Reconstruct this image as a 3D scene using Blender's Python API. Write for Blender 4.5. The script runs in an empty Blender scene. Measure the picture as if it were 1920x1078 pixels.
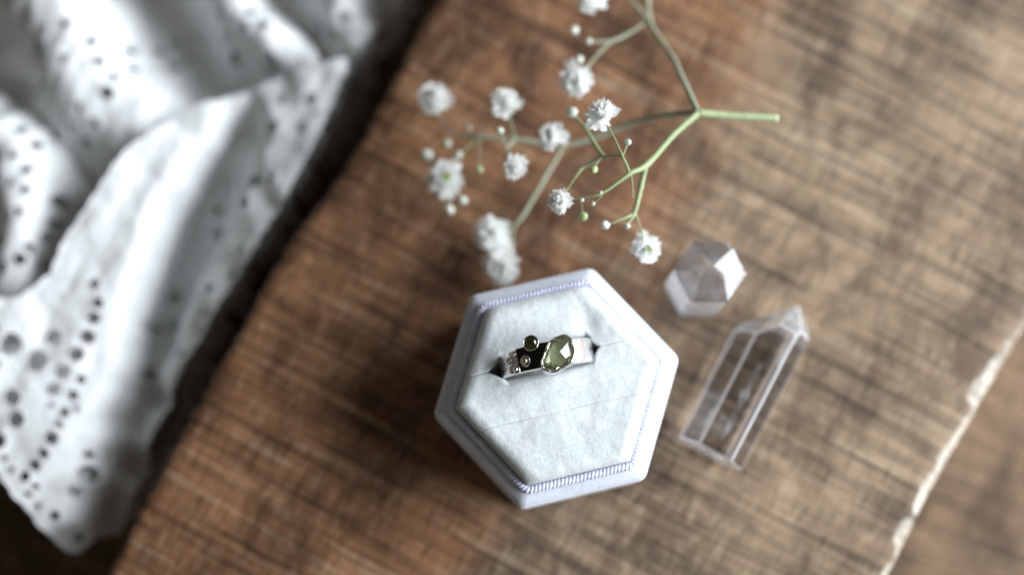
import bpy, bmesh, math, random
from mathutils import Vector, Matrix, noise
# All lengths below are written in millimetres and converted with MM.
MM = 0.001
R = math.radians
random.seed(7)
scene = bpy.context.scene
COL = scene.collection

# ------------------------------------------------------------------ camera, world, light, exposure
cam_d = bpy.data.cameras.new('camera')
cam = bpy.data.objects.new('camera', cam_d)
COL.objects.link(cam)
cam.location = (-9.34 * MM, -29.66 * MM, 319.2 * MM)
cam.rotation_euler = (R(9.7), 0, 0)
cam_d.lens = 50.0
cam_d.sensor_width = 36.0
cam_d.clip_start = 0.01
cam_d.clip_end = 20.0
cam_d.dof.use_dof = True
cam_d.dof.focus_distance = 284.0 * MM
cam_d.dof.aperture_fstop = 3.5
scene.camera = cam

world = bpy.data.worlds.new('World')
scene.world = world
world.use_nodes = True
bg = world.node_tree.nodes['Background']
bg.inputs['Color'].default_value = (1.0, 0.93, 0.78, 1)
bg.inputs['Strength'].default_value = 0.09

lamp_d = bpy.data.lights.new('window_light', 'AREA')
lamp_d.shape = 'RECTANGLE'
lamp_d.size = 1300 * MM
lamp_d.size_y = 740 * MM
lamp_d.energy = 50.0
lamp_d.color = (0.88, 0.945, 1.0)
lamp = bpy.data.objects.new('window_light', lamp_d)
COL.objects.link(lamp)
lamp.location = (1020 * MM, 90 * MM, 510 * MM)
lamp.rotation_euler = (Vector((0, 10, 0)) * MM - Vector(lamp.location)).to_track_quat('-Z', 'Y').to_euler()

scene.view_settings.view_transform = 'Standard'
scene.view_settings.look = 'None'
scene.view_settings.gamma = 1.0
scene.view_settings.exposure = 0.0
scene.view_settings.use_curve_mapping = False
scene.render.engine = 'CYCLES'
scene.cycles.use_denoising = True
scene.cycles.max_bounces = 16
scene.cycles.transmission_bounces = 14
scene.cycles.diffuse_bounces = 8
scene.cycles.glossy_bounces = 6
scene.cycles.sample_clamp_indirect = 4.0
scene.cycles.blur_glossy = 0.3


# ------------------------------------------------------------------ helpers
def tag(o, label=None, cat=None, group=None, kind=None):
    if label: o['label'] = label
    if cat: o['category'] = cat
    if group: o['group'] = group
    if kind: o['kind'] = kind
    return o


def empty(name, loc=(0, 0, 0), rz=0.0):
    o = bpy.data.objects.new(name, None)
    COL.objects.link(o)
    o.location = Vector(loc) * MM
    o.rotation_euler = (0, 0, rz)
    o.empty_display_size = 0.01
    return o


def mesh_from(name, verts, faces, smooth=True):
    me = bpy.data.meshes.new(name)
    me.from_pydata([(v[0] * MM, v[1] * MM, v[2] * MM) for v in verts], [], faces)
    me.update()
    if smooth:
        me.polygons.foreach_set('use_smooth', [True] * len(me.polygons))
    return me


def link(name, me, mat=None, parent=None, loc=None):
    o = bpy.data.objects.new(name, me)
    COL.objects.link(o)
    if mat is not None and not me.materials:
        for m in (mat if isinstance(mat, (list, tuple)) else [mat]):
            me.materials.append(m)
    if parent: o.parent = parent
    if loc: o.location = Vector(loc) * MM
    return o


def tube(points, radii, seg=8, close_ring=False, caps=True):
    """verts, faces of a tapered tube along points"""
    pts = [Vector(p) for p in points]
    n = len(pts)
    vs, fs = [], []
    ref = None
    for i, p in enumerate(pts):
        a = pts[i - 1] if (i or close_ring) else p
        b = pts[(i + 1) % n] if (i < n - 1 or close_ring) else p
        t = (b - a).normalized()
        if ref is None:
            ref = t.orthogonal().normalized()
        ref = (ref - t * ref.dot(t))
        ref = ref.normalized() if ref.length > 1e-6 else t.orthogonal().normalized()
        bi = t.cross(ref)
        for k in range(seg):
            an = 2 * math.pi * k / seg
            vs.append(p + (ref * math.cos(an) + bi * math.sin(an)) * radii[i])
    for i in range(n if close_ring else n - 1):
        j = (i + 1) % n
        for k in range(seg):
            l = (k + 1) % seg
            fs.append((i * seg + k, i * seg + l, j * seg + l, j * seg + k))
    if caps and not close_ring:
        fs.append(tuple(range(seg - 1, -1, -1)))
        fs.append(tuple((n - 1) * seg + k for k in range(seg)))
    return vs, fs


def spline(pts, sub=6):
    """Catmull-Rom through tuples of any length"""
    out = []
    n = len(pts)
    for i in range(n - 1):
        p0, p1, p2, p3 = pts[max(i - 1, 0)], pts[i], pts[i + 1], pts[min(i + 2, n - 1)]
        for s in range(sub):
            t = s / sub
            out.append(tuple(0.5 * (2 * b + (c - a) * t + (2 * a - 5 * b + 4 * c - d) * t * t + (3 * b - a - 3 * c + d) * t ** 3)
                             for a, b, c, d in zip(p0, p1, p2, p3)))
    out.append(tuple(pts[-1]))
    return out


def rounded_hex(rad, r, nc=6, ns=6):
    """outline points of a regular hexagon with corner at angle 0, rounded corners"""
    pts = []
    cs = [Vector((math.cos(R(60 * k)), math.sin(R(60 * k)))) * rad for k in range(6)]
    cut = r * math.tan(R(30))
    for k in range(6):
        c, pv, nx = cs[k], cs[k - 1], cs[(k + 1) % 6]
        dirc = -c.normalized()
        cen = c + dirc * (r / math.cos(R(30)))
        for i in range(nc + 1):
            a = R(60 * k - 30 + 60 * i / nc)
            pts.append(cen + Vector((math.cos(a), math.sin(a))) * r)
        a = pts[-1]
        nd = (nx - c).normalized()
        b = nx - nd * cut
        for i in range(1, ns):
            pts.append(a.lerp(b, i / ns))
    return pts


def fbm(x, y, z=0.0, o=4):
    return noise.fractal(Vector((x, y, z)), 0.9, 2.0, o)


# ------------------------------------------------------------------ materials
class NT:
    def __init__(self, name):
        self.m = bpy.data.materials.new(name)
        self.m.use_nodes = True
        self.t = self.m.node_tree
        self.n = self.t.nodes
        self.b = self.n['Principled BSDF']
        self.out = self.n['Material Output']

    def new(self, kind, **kw):
        x = self.n.new(kind)
        for k, v in kw.items():
            setattr(x, k, v)
        return x

    def ln(self, a, b):
        self.t.links.new(a, b)

    def put(self, s, v):
        if hasattr(v, 'is_linked') or hasattr(v, 'links'):
            self.ln(v, s)
        else:
            s.default_value = v

    def coords(self, scale=(1, 1, 1), loc=(0, 0, 0), rot=(0, 0, 0)):
        """object coordinates, in millimetres"""
        if not hasattr(self, 'tc'):
            self.tc = self.new('ShaderNodeTexCoord')
        mp = self.new('ShaderNodeMapping')
        mp.inputs['Scale'].default_value = tuple(1000.0 * s for s in scale)
        mp.inputs['Location'].default_value = loc
        mp.inputs['Rotation'].default_value = rot
        self.ln(self.tc.outputs['Object'], mp.inputs['Vector'])
        return mp.outputs['Vector']

    def noise(self, vec, scale=1.0, detail=4.0, rough=0.55, dist=0.0):
        x = self.new('ShaderNodeTexNoise')
        self.ln(vec, x.inputs['Vector'])
        x.inputs['Scale'].default_value = scale
        x.inputs['Detail'].default_value = detail
        x.inputs['Roughness'].default_value = rough
        x.inputs['Distortion'].default_value = dist
        return x.outputs['Fac']

    def remap(self, v, a, b, c=0.0, d=1.0, smooth=False):
        x = self.new('ShaderNodeMapRange')
        if smooth: x.interpolation_type = 'SMOOTHSTEP'
        self.put(x.inputs['Value'], v)
        for k, q in zip(('From Min', 'From Max', 'To Min', 'To Max'), (a, b, c, d)):
            x.inputs[k].default_value = q
        return x.outputs['Result']

    def math(self, op, a, b=0.0):
        x = self.new('ShaderNodeMath', operation=op)
        self.put(x.inputs[0], a)
        self.put(x.inputs[1], b)
        return x.outputs[0]

    def mix(self, f, a, b, mode='MIX'):
        x = self.new('ShaderNodeMix', data_type='RGBA', blend_type=mode)
        self.put(x.inputs[0], f)   # sockets 0, 6, 7 are Factor, A and B of the colour mix
        self.put(x.inputs[6], a)
        self.put(x.inputs[7], b)
        return x.outputs[2]

    def bump(self, h, strength, dist_mm, normal=None):
        x = self.new('ShaderNodeBump')
        x.inputs['Strength'].default_value = strength
        x.inputs['Distance'].default_value = dist_mm * MM
        self.ln(h, x.inputs['Height'])
        if normal: self.ln(normal, x.inputs['Normal'])
        return x.outputs['Normal']

    def set(self, **kw):
        for k, v in kw.items():
            self.put(self.b.inputs[k.replace('_', ' ')], v)
        return self


def rgb(r, g, b):
    """sRGB 0-255 to linear"""
    f = lambda c: (c / 255 / 12.92) if c / 255 <= 0.04045 else ((c / 255 + 0.055) / 1.055) ** 2.4
    return (f(r), f(g), f(b), 1.0)


def wood(name, brown_dark, brown, brown_light, grey_dark=None, grey=None, grey_light=None, seed=0.0, rough=0.62):
    """rough-sawn board: X runs along the grain, saw marks run across (Y)"""
    m = NT(name)
    o = (seed, seed * 0.7, 0)
    blotch = m.noise(m.coords((0.035, 0.06, 0.05), o), 1.0, 5.0, 0.6, 0.4)
    saw_wide = m.noise(m.coords((0.26, 0.016, 0.05), o), 1.0, 5.0, 0.62, 0.15)
    saw_fine = m.noise(m.coords((0.62, 0.035, 0.2), o), 1.0, 4.0, 0.65, 0.25)
    grain = m.noise(m.coords((0.045, 0.85, 0.3), o), 1.0, 5.0, 0.7, 0.3)
    fleck = m.noise(m.coords((0.16, 0.5, 0.3), (3 + seed, 1, 0)), 1.0, 4.0, 0.7, 0.6)

    def tone(dark, mid, light):
        c = m.mix(m.remap(blotch, 0.40, 0.58), dark, mid)
        c = m.mix(m.remap(fleck, 0.5, 0.78, 0, 0.5), c, light)
        c = m.mix(m.remap(grain, 0.52, 0.72, 0, 0.55), c, dark)
        return c
    col = tone(brown_dark, brown, brown_light)
    if grey:
        g = tone(grey_dark, grey, grey_light)
        sep = m.new('ShaderNodeSeparateXYZ')
        m.ln(m.coords(), sep.inputs[0])
        rag = m.noise(m.coords((0.05, 0.09, 0.1), (9, 4, 0)), 1.0, 5.0, 0.65, 0.5)
        y = m.math('ADD', sep.outputs['Y'], m.remap(rag, 0.3, 0.7, -9, 9))
        col = m.mix(m.remap(y, 6.0, -16.0, 0, 1, True), col, g)
        seam = m.math('MULTIPLY', m.remap(y, -17, -13, 0, 1, True), m.remap(y, -8, -11, 0, 1, True))
        patch = m.remap(m.noise(m.coords((0.022, 0.02, 0.1), (5.4, 2, 0)), 1.0, 2.0), 0.5, 0.62, 0, 0.75)
        col = m.mix(m.math('MULTIPLY', seam, patch), col, grey_dark)
    saw_thin = m.noise(m.coords((0.75, 0.018, 0.2), (7 + seed, 3, 0)), 1.0, 3.0, 0.6, 0.1)
    lines = m.math('MULTIPLY', m.remap(saw_wide, 0.36, 0.5, 0.60, 1.0), m.remap(saw_fine, 0.33, 0.52, 0.62, 1.0))
    lines = m.math('MULTIPLY', lines, m.remap(saw_thin, 0.36, 0.44, 0.40, 1.0))
    pore = m.noise(m.coords((0.13, 0.9, 0.3), (2, 8 + seed, 0)), 1.0, 3.0, 0.6, 0.2)
    lines = m.math('MULTIPLY', lines, m.remap(pore, 0.34, 0.44, 0.50, 1.0))
    pale = m.math('MULTIPLY', m.remap(saw_wide, 0.55, 0.66, 0, 0.5), m.remap(blotch, 0.4, 0.6, 0.3, 1))
    col = m.mix(pale, col, grey_light or brown_light)
    comb = m.new('ShaderNodeCombineColor')
    for k in range(3):
        m.ln(lines, comb.inputs[k])
    col = m.mix(1.0, col, comb.outputs[0], 'MULTIPLY')
    h = m.math('ADD', m.math('MULTIPLY', saw_wide, 1.3), m.math('ADD', saw_fine, m.math('MULTIPLY', grain, 0.6)))
    m.set(Base_Color=col, Roughness=m.remap(fleck, 0.3, 0.7, rough - 0.12, rough + 0.15), Normal=m.bump(h, 0.5, 0.45))
    m.b.inputs['Specular IOR Level'].default_value = 0.35
    return m.m


def velvet(name, col, pale, nap=0.5):
    m = NT(name)
    brush = m.noise(m.coords((0.09, 0.16, 0.12), (1, 2, 3)), 1.0, 4.0, 0.6, 0.8)
    fuzz = m.noise(m.coords((1.1, 1.1, 1.1)), 1.0, 4.0, 0.75)
    pile = m.noise(m.coords((4.0, 4.0, 4.0)), 1.0, 2.0, 0.6)
    c = m.mix(m.remap(brush, 0.38, 0.62, 0, nap), col, pale)
    c = m.mix(m.remap(fuzz, 0.35, 0.65, 0, 0.7), c, pale)
    n = m.bump(pile, 0.40, 0.22, m.bump(fuzz, 0.3, 0.3))
    m.set(Base_Color=c, Roughness=0.9, Normal=n)
    m.b.inputs['Specular IOR Level'].default_value = 0.1
    m.b.inputs['Sheen Weight'].default_value = 0.55
    m.b.inputs['Sheen Roughness'].default_value = 0.45
    m.b.inputs['Sheen Tint'].default_value = (0.93, 0.96, 1.0, 1)
    return m.m


def metal(name, col, rough, bump=0.0, scale=0.6):
    m = NT(name)
    m.set(Base_Color=col, Metallic=1.0)
    w = m.noise(m.coords((scale,) * 3), 1.0, 4.0, 0.6)
    m.set(Roughness=m.remap(w, 0.3, 0.7, max(rough - 0.06, 0.03), rough + 0.1))
    if bump:
        m.set(Normal=m.bump(w, bump, 0.3))
    return m.m


def glass(name, col, ior, rough, milk=0.0, milk_col=(0.9, 0.9, 0.93, 1), veil=0.0):
    m = NT(name)
    m.set(Base_Color=col, Roughness=rough, IOR=ior)
    m.b.inputs['Transmission Weight'].default_value = 1.0
    if milk or veil:
        d = m.new('ShaderNodeBsdfTranslucent')
        d.inputs['Color'].default_value = milk_col
        e = m.new('ShaderNodeBsdfDiffuse')
        e.inputs['Color'].default_value = milk_col
        s = m.new('ShaderNodeMixShader')
        m.ln(d.outputs[0], s.inputs[1]); m.ln(e.outputs[0], s.inputs[2])
        s2 = m.new('ShaderNodeMixShader')
        w = m.noise(m.coords((0.18, 0.18, 0.18), (2, 5, 1)), 1.0, 5.0, 0.65, 0.8)
        m.ln(m.remap(w, 0.42, 0.72, milk, milk + veil), s2.inputs[0])
        m.ln(m.b.outputs[0], s2.inputs[1]); m.ln(s.outputs[0], s2.inputs[2])
        m.ln(s2.outputs[0], m.out.inputs['Surface'])
    return m.m


def cotton():
    m = NT('white_cotton')
    w1 = m.new('ShaderNodeTexWave', wave_type='BANDS', bands_direction='X')
    w2 = m.new('ShaderNodeTexWave', wave_type='BANDS', bands_direction='Y')
    v = m.coords((0.6, 0.6, 0.6))
    for w in (w1, w2):
        m.ln(v, w.inputs['Vector'])
        w.inputs['Scale'].default_value = 1.0
        w.inputs['Distortion'].default_value = 0.6
    weave = m.math('ADD', w1.outputs['Fac'], w2.outputs['Fac'])
    slub = m.noise(m.coords((0.5, 0.5, 0.5)), 1.0, 4.0)
    c = m.mix(m.remap(slub, 0.3, 0.7), (0.82, 0.83, 0.835, 1), (0.89, 0.895, 0.90, 1))
    m.set(Base_Color=c, Roughness=0.9, Normal=m.bump(m.math('ADD', weave, slub), 0.3, 0.2))
    m.b.inputs['Specular IOR Level'].default_value = 0.15
    t = m.new('ShaderNodeBsdfTranslucent')
    m.ln(c, t.inputs['Color'])
    s = m.new('ShaderNodeMixShader')
    s.inputs[0].default_value = 0.20
    m.ln(m.b.outputs[0], s.inputs[1]); m.ln(t.outputs[0], s.inputs[2])
    m.ln(s.outputs[0], m.out.inputs['Surface'])
    return m.m


def plant(name, a, b, rough=0.55, transl=0.25, sc=0.5):
    m = NT(name)
    w = m.noise(m.coords((sc,) * 3), 1.0, 4.0)
    c = m.mix(m.remap(w, 0.35, 0.65), a, b)
    m.set(Base_Color=c, Roughness=rough)
    m.b.inputs['Specular IOR Level'].default_value = 0.3
    t = m.new('ShaderNodeBsdfTranslucent')
    m.ln(c, t.inputs['Color'])
    s = m.new('ShaderNodeMixShader')
    s.inputs[0].default_value = transl
    m.ln(m.b.outputs[0], s.inputs[1]); m.ln(t.outputs[0], s.inputs[2])
    m.ln(s.outputs[0], m.out.inputs['Surface'])
    return m.m


M_BOARD = wood('rough_sawn_board', (0.105, 0.045, 0.019, 1), (0.275, 0.130, 0.060, 1), (0.50, 0.315, 0.205, 1),
               (0.14, 0.088, 0.052, 1), (0.335, 0.228, 0.142, 1), (0.52, 0.405, 0.28, 1))
M_EDGE = wood('pale_worn_edge', (0.34, 0.27, 0.20, 1), (0.54, 0.48, 0.40, 1), (0.66, 0.61, 0.54, 1), seed=4.0)
M_TABLE = wood('table_wood', (0.10, 0.055, 0.028, 1), (0.22, 0.135, 0.075, 1), (0.36, 0.245, 0.155, 1), seed=11.0)
M_CUSHION = velvet('cushion_velvet', (0.54, 0.575, 0.59, 1), (0.71, 0.74, 0.75, 1), 0.3)
M_BOX = velvet('box_velvet', (0.50, 0.525, 0.61, 1), (0.70, 0.73, 0.80, 1), 0.7)
M_CORD = plant('lavender_satin_cord', (0.58, 0.59, 0.79, 1), (0.74, 0.75, 0.90, 1), 0.4, 0.0, 0.3)
M_SILVER = metal('polished_silver', (0.90, 0.89, 0.87, 1), 0.16, 0.25, 0.7)
M_BEZEL = metal('bezel_silver', (0.86, 0.85, 0.80, 1), 0.10, 0.4, 0.9)
M_DARK_REFLECTION = metal('dark_reflection_silver', (0.045, 0.043, 0.042, 1), 0.32, 0.5, 1.2)  # near-black metal: the dark reflection on the band is put into its colour
M_GOLD = metal('warm_granule', (0.72, 0.62, 0.50, 1), 0.14)
M_SEAT_REFLECTOR = plant('white_reflector', (0.84, 0.86, 0.80, 1), (0.90, 0.91, 0.86, 1), 0.3, 0.0)  # pale diffuse seat, added to throw light back up through the stone
M_PERIDOT = glass('pale_green_stone', (0.92, 0.985, 0.77, 1), 1.66, 0.0)
M_TOURMALINE = glass('dark_green_stone', (0.20, 0.26, 0.06, 1), 1.64, 0.0)
M_QUARTZ = glass('clear_quartz', (0.985, 0.985, 0.99, 1), 1.54, 0.01, 0.0, (0.88, 0.88, 0.92, 1), 0.02)
M_QUARTZ_MILKY = glass('misty_quartz', (0.985, 0.98, 0.99, 1), 1.54, 0.015, 0.03, (0.86, 0.84, 0.90, 1), 0.14)
M_QUARTZ_GLINT = glass('quartz_edge_glint', (0.98, 0.98, 0.99, 1), 1.54, 0.30, 0.62, (0.93, 0.90, 0.93, 1), 0.25)  # whitened bevels: bright refraction along the edges painted into the material
M_QUARTZ_SIDE = glass('ground_quartz_side', (0.985, 0.98, 0.99, 1), 1.54, 0.10, 0.22, (0.95, 0.94, 0.97, 1), 0.2)
M_QUARTZ_TIP = glass('misty_quartz_tip', (0.985, 0.985, 0.99, 1), 1.54, 0.05, 0.22, (0.90, 0.90, 0.93, 1), 0.3)
M_VEIL = glass('quartz_veil', (1, 1, 1, 1), 1.02, 0.2, 0.05, (0.9, 0.9, 0.92, 1), 0.55)
M_COTTON = cotton()
M_STEM = plant('green_stem', (0.26, 0.32, 0.15, 1), (0.38, 0.44, 0.25, 1), 0.5, 0.1, 0.12)
M_STEM_GREY = plant('grey_green_stem', (0.28, 0.295, 0.205, 1), (0.38, 0.39, 0.29, 1), 0.55, 0.1, 0.12)
M_CUT = plant('cut_stem', (0.55, 0.60, 0.35, 1), (0.66, 0.68, 0.46, 1), 0.6, 0.1)
M_PETAL = plant('white_petal', (0.93, 0.94, 0.92, 1), (0.97, 0.97, 0.965, 1), 0.6, 0.45)
M_CALYX = plant('calyx_green', (0.20, 0.30, 0.07, 1), (0.36, 0.46, 0.16, 1), 0.5, 0.2)
M_BUD = plant('bud_cream', (0.66, 0.70, 0.58, 1), (0.82, 0.83, 0.80, 1), 0.55, 0.25, 0.4)
M_BUD_GREEN = plant('bud_green', (0.42, 0.54, 0.22, 1), (0.66, 0.72, 0.46, 1), 0.55, 0.25, 0.6)

# ------------------------------------------------------------------ the surfaces everything rests on
TABLE_Z = -38.0
tb = bmesh.new()
bmesh.ops.create_grid(tb, x_segments=1, y_segments=1, size=0.9)
tm = bpy.data.meshes.new('tabletop')
tb.to_mesh(tm); tb.free()
table = link('tabletop', tm, M_TABLE)
table.location = (0, 0, TABLE_Z * MM)
table.rotation_euler = (0, 0, R(70))
tag(table, kind='structure')

# the board: swept along its length (local X); every station has its own uneven cross-section
BOARD_ANGLE = R(62.19)
EDGE_LEFT = [(-200, 69), (-80.8, 69.0), (-44.7, 70.3), (-5.7, 70.2), (10.0, 69.1), (33.4, 67.0), (53.0, 67.8), (66.8, 68.3), (240, 68)]
EDGE_RIGHT = [(-200, -83.0), (-0.3, -83.7), (20.0, -84.0), (33.0, -84.6), (46.4, -85.7), (62.4, -87.4), (240, -90)]


def along(line, x):
    for a, b in zip(line, line[1:]):
        if x <= b[0]:
            t = (x - a[0]) / (b[0] - a[0])
            return a[1] + (b[1] - a[1]) * t
    return line[-1][1]


def board():
    vs, fs, mi = [], [], []
    x0, x1, step = -190.0, 230.0, 1.0
    ns = int((x1 - x0) / step)
    ny = 70
    for i in range(ns + 1):
        x = x0 + step * i
        yl = along(EDGE_LEFT, x) + 0.5 * fbm(x * 0.06, 1.3) + 0.55 * fbm(x * 0.35, 2.2) + 0.35 * fbm(x * 1.1, 4.2)
        yr = along(EDGE_RIGHT, x) + 0.35 * fbm(x * 0.05, 7.7) + 0.06 * fbm(x * 0.5, 9.1)
        cw = 1.8 + 0.45 * fbm(x * 0.09, 5.5) + 0.3 * max(-1, min(1, fbm(x * 0.16, 3.1) * 6)) + 0.12 * fbm(x * 0.5, 6.1)
        for c, w, a in ((45.5, 3.4, 2.0), (52.5, 3.5, 1.2), (9.5, 3.2, 1.3), (78.0, 4.0, 1.3)):   # knocked spots
            cw += a * math.exp(-((x - c) / w) ** 4)
        for c, w, a in ((40.5, 1.6, 1.3), (4.5, 2.2, 0.9), (26.0, 1.2, 0.6)):
            cw -= a * math.exp(-((x - c) / w) ** 4)
        cw = max(cw, 0.9)
        lw = 1.0 + 0.7 * abs(fbm(x * 0.2, 8.0)) + 0.5 * abs(fbm(x * 0.8, 8.0))
        ring = []
        ring += [(x, yl, TABLE_Z + 0.2), (x, yl, -2.2 - lw), (x, yl - 0.25 * lw, -0.9 * lw)]
        for k in range(ny + 1):
            t = k / ny
            y = (yl - lw) * (1 - t) + (yr + cw) * t
            z = 0.10 * fbm(x * 0.55, y * 0.03, 3) + 0.10 * fbm(x * 0.05, y * 0.4, 8)
            ring.append((x, y, z - 0.1))
        ring += [(x, yr + 0.3 * cw, -0.35 - 0.22 * cw), (x, yr, -1.5 - 0.15 * cw), (x, yr - 0.1, -9), (x, yr, TABLE_Z + 0.2)]
        vs += ring
    n = len(ring)
    for i in range(ns):
        for k in range(n - 1):
            a = i * n + k
            fs.append((a, a + n, a + n + 1, a + 1))
            mi.append(1 if k in (n - 5, n - 4) else 0)
    for i in (0, ns):
        fs.append(tuple(i * n + k for k in (range(n) if i else range(n - 1, -1, -1))))
        mi.append(0)
    me = mesh_from('wooden_board', vs, fs)
    me.materials.append(M_BOARD); me.materials.append(M_EDGE)
    me.polygons.foreach_set('material_index', mi)
    return me


bo = link('wooden_board', board())
bo.rotation_euler = (0, 0, BOARD_ANGLE)
tag(bo, 'rough-sawn brown wooden board with a pale chipped edge', 'board')

# ------------------------------------------------------------------ ring box
BOX_ROT = R(13.3)
box = empty('ring_box', (0, 0, 0), BOX_ROT)
tag(box, 'open hexagonal pale velvet ring box with lavender cord trim', 'ring box')


def loft(profile, r=1.9, nc=7, ns=8, bottom=True, jitter=0.0):
    vs, fs = [], []
    m = None
    for rad, z, rc in profile:
        o = rounded_hex(rad, rc, nc, ns)
        m = len(o)
        vs += [(p.x, p.y, z + jitter * fbm(p.x * 0.15, p.y * 0.15, 4)) for p in o]
    for i in range(len(profile) - 1):
        for k in range(m):
            l = (k + 1) % m
            fs.append((i * m + k, i * m + l, (i + 1) * m + l, (i + 1) * m + k))
    if bottom:
        fs.append(tuple(range(m - 1, -1, -1)))
    return vs, fs


prof = [(25.4, 0.1, 2.0), (25.9, 0.6, 2.2), (26.1, 3, 2.3), (26.3, 18, 2.3), (26.5, 21.2, 2.3), (26.5, 22.2, 2.3), (26.3, 23.1, 2.2),
        (25.9, 23.8, 2.1), (25.2, 24.4, 2.0), (24.2, 24.95, 1.9), (23.4, 25.3, 1.8), (22.9, 25.3, 1.7), (22.4, 24.9, 1.7), (21.9, 24.0, 1.6), (21.7, 12, 1.6)]
link('base', mesh_from('base', *loft(prof, jitter=0.05)), M_BOX, box)
link('inner_floor', mesh_from('inner_floor', *loft([(21.5, 12.2, 1.6), (0.05, 12.2, 0.001)], bottom=False), smooth=False), M_BOX, box)


def cord():
    """two satin strands twisted round each other along the hexagon"""
    o = rounded_hex(22.5, 1.7, 8, 40)
    ln = [0.0]
    for a, b in zip(o, o[1:] + o[:1]):
        ln.append(ln[-1] + (b - a).length)
    total = ln[-1]
    turns = 84
    n = turns * 10
    path = []
    j = 0
    for i in range(n):
        s = total * i / n
        while ln[j + 1] < s: j += 1
        t = (s - ln[j]) / (ln[j + 1] - ln[j])
        path.append((o[j].lerp(o[(j + 1) % len(o)], t), (o[(j + 1) % len(o)] - o[j]).normalized()))
    vs, fs = [], []
    for k in range(2):
        pts = []
        for i, (p, t) in enumerate(path):
            nrm = Vector((t.y, -t.x))
            a = 2 * math.pi * turns * i / n + math.pi * k
            q = p + nrm * 0.42 * math.cos(a)
            pts.append((q.x, q.y, 26.0 + 0.42 * math.sin(a)))
        v, f = tube(pts, [0.50] * n, 6, True)
        b = len(vs)
        vs += v
        fs += [tuple(x + b for x in q) for q in f]
    return mesh_from('cord_trim', vs, fs)


link('cord_trim', cord(), M_CORD, box)

# cushion: three pads side by side (local X along the pads); the ring stands in the gap between two of them
TOP = 30.6
RING = (-2.16, 5.04)
RING_ROT = R(10.5)
ca, sa = math.cos(-BOX_ROT), math.sin(-BOX_ROT)
RU, RV = RING[0] * ca - RING[1] * sa, RING[0] * sa + RING[1] * ca       # ring centre in box axes
CREASE = -5.75


def hex_half(v, rad=21.5):
    """half length of the hexagon (corner on the X axis) at offset v"""
    return rad - abs(v) / math.tan(R(60))


def slot_half(u):
    """half width of the gap: held open by the ring, closing to a tight crease beyond it"""
    d = abs(u - RU)
    run = 3.9 if u < RU else 2.3
    if d < 8.9: return 2.62
    if d < 8.9 + run: return 0.02 + 2.60 * (1 - (d - 8.9) / run) ** 1.3
    return 0.02


def pad(lo, hi, flat_lo, flat_hi):
    """lo(u), hi(u): the pad's edges across; flat_*: radius of the rounding on that edge"""
    nu, nv = 150, 60
    apo = 21.5 * math.sin(R(60))
    vs, fs = [], []

    def height(u, v, dl, dh):
        ds = (21.5 * math.sin(R(60)) - (abs(u) * math.sin(R(60)) + abs(v) * 0.5))     # distance to slanted sides
        h = TOP + 0.28 * fbm(u * 0.07, v * 0.07, 2.0) + 0.05 * fbm(u * 0.3, v * 0.3, 6.0)
        de = min(ds, apo - abs(v))
        # broad roll towards the box's rim, tight roll at the creases
        for d, r, depth in ((ds, 2.9, 2.3), (apo - abs(v), 2.9, 2.3), (dl, *flat_lo(u)), (dh, *flat_hi(u))):
            if d < r:
                q = 1 - max(d, 0) / r
                h -= depth * (1 - math.sqrt(max(1 - q * q, 0)))
        # dimple where the pads are pushed apart by the ring
        dd = math.hypot((u - RU) / 13.0, (v - RV) / 5.5)
        h += 0.45 * math.exp(-((abs(v - RV) - 4.5) / 2.5) ** 2) * math.exp(-((u - RU) / 8.0) ** 2)
        h -= 0.5 * math.exp(-((u - RU - 9.5) / 2.2) ** 2 - ((v - RV - 4) / 5.0) ** 2)
        return h
    for j in range(nv + 1):
        t = j / nv
        t = 0.5 - 0.5 * math.cos(math.pi * t)
        for i in range(nu + 1):
            s = -math.cos(math.pi * i / nu)
            vm = lo(0) * (1 - t) + hi(0) * t
            u = s * hex_half(vm, 21.5)
            for _ in range(3):
                v = lo(u) * (1 - t) + hi(u) * t
                u = s * hex_half(v, 21.5)
            v = lo(u) * (1 - t) + hi(u) * t
            vs.append((u, v, height(u, v, v - lo(u), hi(u) - v)))
    w = nu + 1
    for j in range(nv):
        for i in range(nu):
            fs.append((j * w + i, j * w + i + 1, (j + 1) * w + i + 1, (j + 1) * w + i))
    # skirt down into the box
    rim = [i for i in range(w)] + [j * w + nu for j in range(1, nv + 1)] + [nv * w + i for i in range(nu - 1, -1, -1)] + [j * w for j in range(nv - 1, 0, -1)]
    b = len(vs)
    for k in rim:
        vs.append((vs[k][0], vs[k][1], 13.0))
    for k in range(len(rim)):
        l = (k + 1) % len(rim)
        fs.append((rim[l], rim[k], b + k, b + l))
    return mesh_from('cushion_pad', vs, fs)


apo = 21.45 * math.sin(R(60))
wob = lambda u: 0.06 * math.sin(u * 0.35) + 0.03 * math.sin(u * 0.9 + 1)
no_roll = lambda u: (0.01, 0.0)
crease_roll = lambda u: (0.9, 0.14 + 0.05 * math.sin(u * 0.4))


def slot_roll(u):
    k = (slot_half(u) - 0.02) / 2.6
    return 0.5 + 1.0 * k, 0.22 + 1.2 * k


link('cushion_pad', pad(lambda u: RV + slot_half(u) + wob(u) * 0.5, lambda u: apo, slot_roll, no_roll), M_CUSHION, box)
link('cushion_pad', pad(lambda u: CREASE + 0.02 + wob(u), lambda u: RV - slot_half(u) + wob(u) * 0.5, crease_roll, slot_roll), M_CUSHION, box)
link('cushion_pad', pad(lambda u: -apo, lambda u: CREASE - 0.02 + wob(u), no_roll, crease_roll), M_CUSHION, box)

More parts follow.
